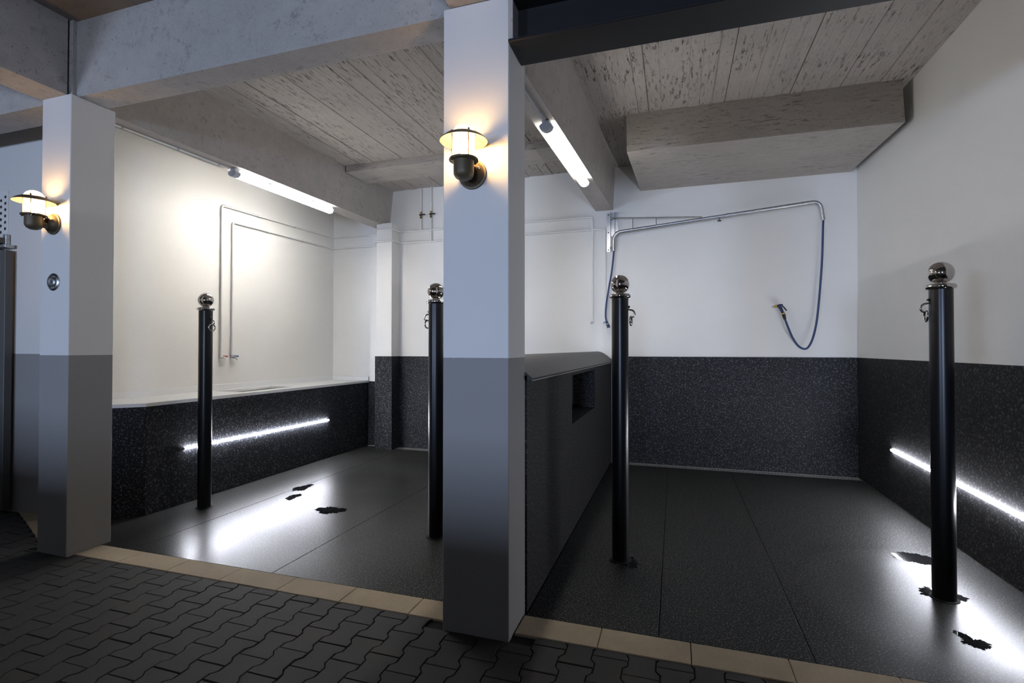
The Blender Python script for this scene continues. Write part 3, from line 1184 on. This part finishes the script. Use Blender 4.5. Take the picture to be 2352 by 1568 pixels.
sg = thing('spray_gun', (1.2, YA, 1.85), 'navy and yellow spray gun at the end of the looping hose', 'spray gun')
H = Vector((1.2, YA, 1.85))
gp = lambda x, z: Vector((x, YA, z)) - H
MB().tube([gp(1.214, 1.785), gp(1.207, 1.815), gp(1.205, 1.822), gp(1.193, 1.862)], [.015, .017, .020, .018], 14).build('coupling', M_blackp, sg, smooth=True)
MB().tube([gp(1.196, 1.846), gp(1.193, 1.858)], .0205, 14).build('coupling_band', M_yellow, sg, smooth=True)
MB().tube([gp(1.192, 1.862), gp(1.180, 1.895), gp(1.166, 1.925), gp(1.158, 1.945)], [.014, .015, .017, .020], 14).build('handle', M_navy, sg, smooth=True)
MB().tube([gp(1.192, 1.948), gp(1.165, 1.946), gp(1.130, 1.940)], [.016, .020, .016], 14).build('head', M_navy, sg, smooth=True)
MB().tube([gp(1.132, 1.941), gp(1.108, 1.938), gp(1.100, 1.937)], [.014, .015, .011], 14).build('nozzle_ring', M_yellow, sg, smooth=True)
MB().tube([gp(1.101, 1.937), gp(1.080, 1.935)], [.008, .011], 12).build('nozzle_tip', M_stain, sg, smooth=True)
MB().tube([gp(1.183, 1.948), gp(1.202, 1.928), gp(1.225, 1.898), gp(1.232, 1.885)], [.006, .007, .007, .005], 8).build('trigger', M_blackp, sg, smooth=True)

# ------------------------------------------------------------------ sliding door at the far left
dr = struct(MB().bbox(-6.9, -5.655, 2.925, 2.965, .03, 2.32, .004).build('door_1', M_doorm))
MB().bbox(-5.715, -5.645, 2.915, 2.975, .02, 2.325, .004).build('door_stile', M_frame, dr)
MB().bbox(-6.9, -5.716, 2.915, 2.975, 2.25, 2.325, .004).build('door_rail', M_frame, dr)
t = thing('sliding_door_track', (-6.2, 2.96, 2.42), 'dark metal door track with roller at the far left edge', 'door track')
MB().bbox(-.8, .43, -.03, .03, -.02, .03, .003).build('rail', M_frame, t)
MB().tube([(.36, -.07, -.02), (.36, .03, -.02)], .055, 18).build('roller', M_blackp, t, smooth=True)
MB().bbox(.42, .56, -.05, .02, -.075, -.045, .004).build('end_stop', M_galv, t)
MB().bbox(.43, .47, .0, .035, -.045, .06, .004).build('wall_lug', M_galv, t)
t = thing('perforated_plate', (-5.83, 3.0, 2.69), 'perforated white vent plate on wall above the metal door', 'vent plate')
MB().bbox(-.14, .06, -.006, -.0005, -.20, .20, .002).build('plate', M_pipew, t)
for i in range(6):
    for j in range(2):
        MB().lathe([(0, .001), (.014, .001), (.014, 0), (0, 0)], (.025 - j * .06, -.006, -.15 + i * .058 - j * .029), 12, My).build('hole', M_blackp, t, smooth=True)

# ------------------------------------------------------------------ puddles on the bay floors
GPD = 'small puddles on the wet floors'


def puddle(cx, cy, rx, ry, label, seed, rz=0.0, jag=.25):
    rnd = random.Random(seed)
    n = 150
    ph = [rnd.uniform(0, 2 * PI) for _ in range(9)]
    fr = [2, 3, 4, 5, 9, 13, 19, 27, 37]
    am = [jag * rnd.uniform(.5, 1) / (1 + .25 * f) for f in fr]
    rim, inn = [], []
    for i in range(n):
        a = 2 * PI * i / n
        s = 1 + sum(am[k] * math.sin(fr[k] * a + ph[k]) for k in range(9)) + rnd.uniform(-.09, .09)
        x, y = rx * s * math.cos(a), ry * s * math.sin(a)
        X = x * math.cos(rz) - y * math.sin(rz)
        Y = x * math.sin(rz) + y * math.cos(rz)
        rim.append((X, Y, .0002))
        inn.append((X, Y, .0012))
    vs = rim + inn + [(0, 0, .0012)]
    fs = [(i, (i + 1) % n, n + (i + 1) % n, n + i) for i in range(n)]
    fs += [(n + i, n + (i + 1) % n, 2 * n) for i in range(n)]
    o = MB().add(vs, fs).build('puddle', M_water, smooth=True)
    o.location = (cx, cy, 0)
    return tag(o, label, 'puddle', GPD)


puddle(-3.70, 4.40, .060, .14, 'farther of two small dark puddles on bright left floor', 3)
puddle(-3.56, 4.11, .055, .09, 'nearer of two small dark puddles on bright left floor', 5)
puddle(-2.95, 3.87, .12, .10, 'dark puddle at right edge of the bright left floor patch', 8)
puddle(1.58, 4.22, .13, .10, 'flat puddle mirroring the light strip near the right wall', 11, 0, .12)
puddle(1.50, 3.66, .10, .09, 'ragged puddle around foot of the post near right wall', 21, 0, .3)
puddle(1.40, 3.11, .055, .06, 'ragged dark puddle in front of the post near right wall', 30, 0, .4)
puddle(-.33, 3.56, .095, .08, 'thin dark puddle around foot of the post beside the partition', 33)
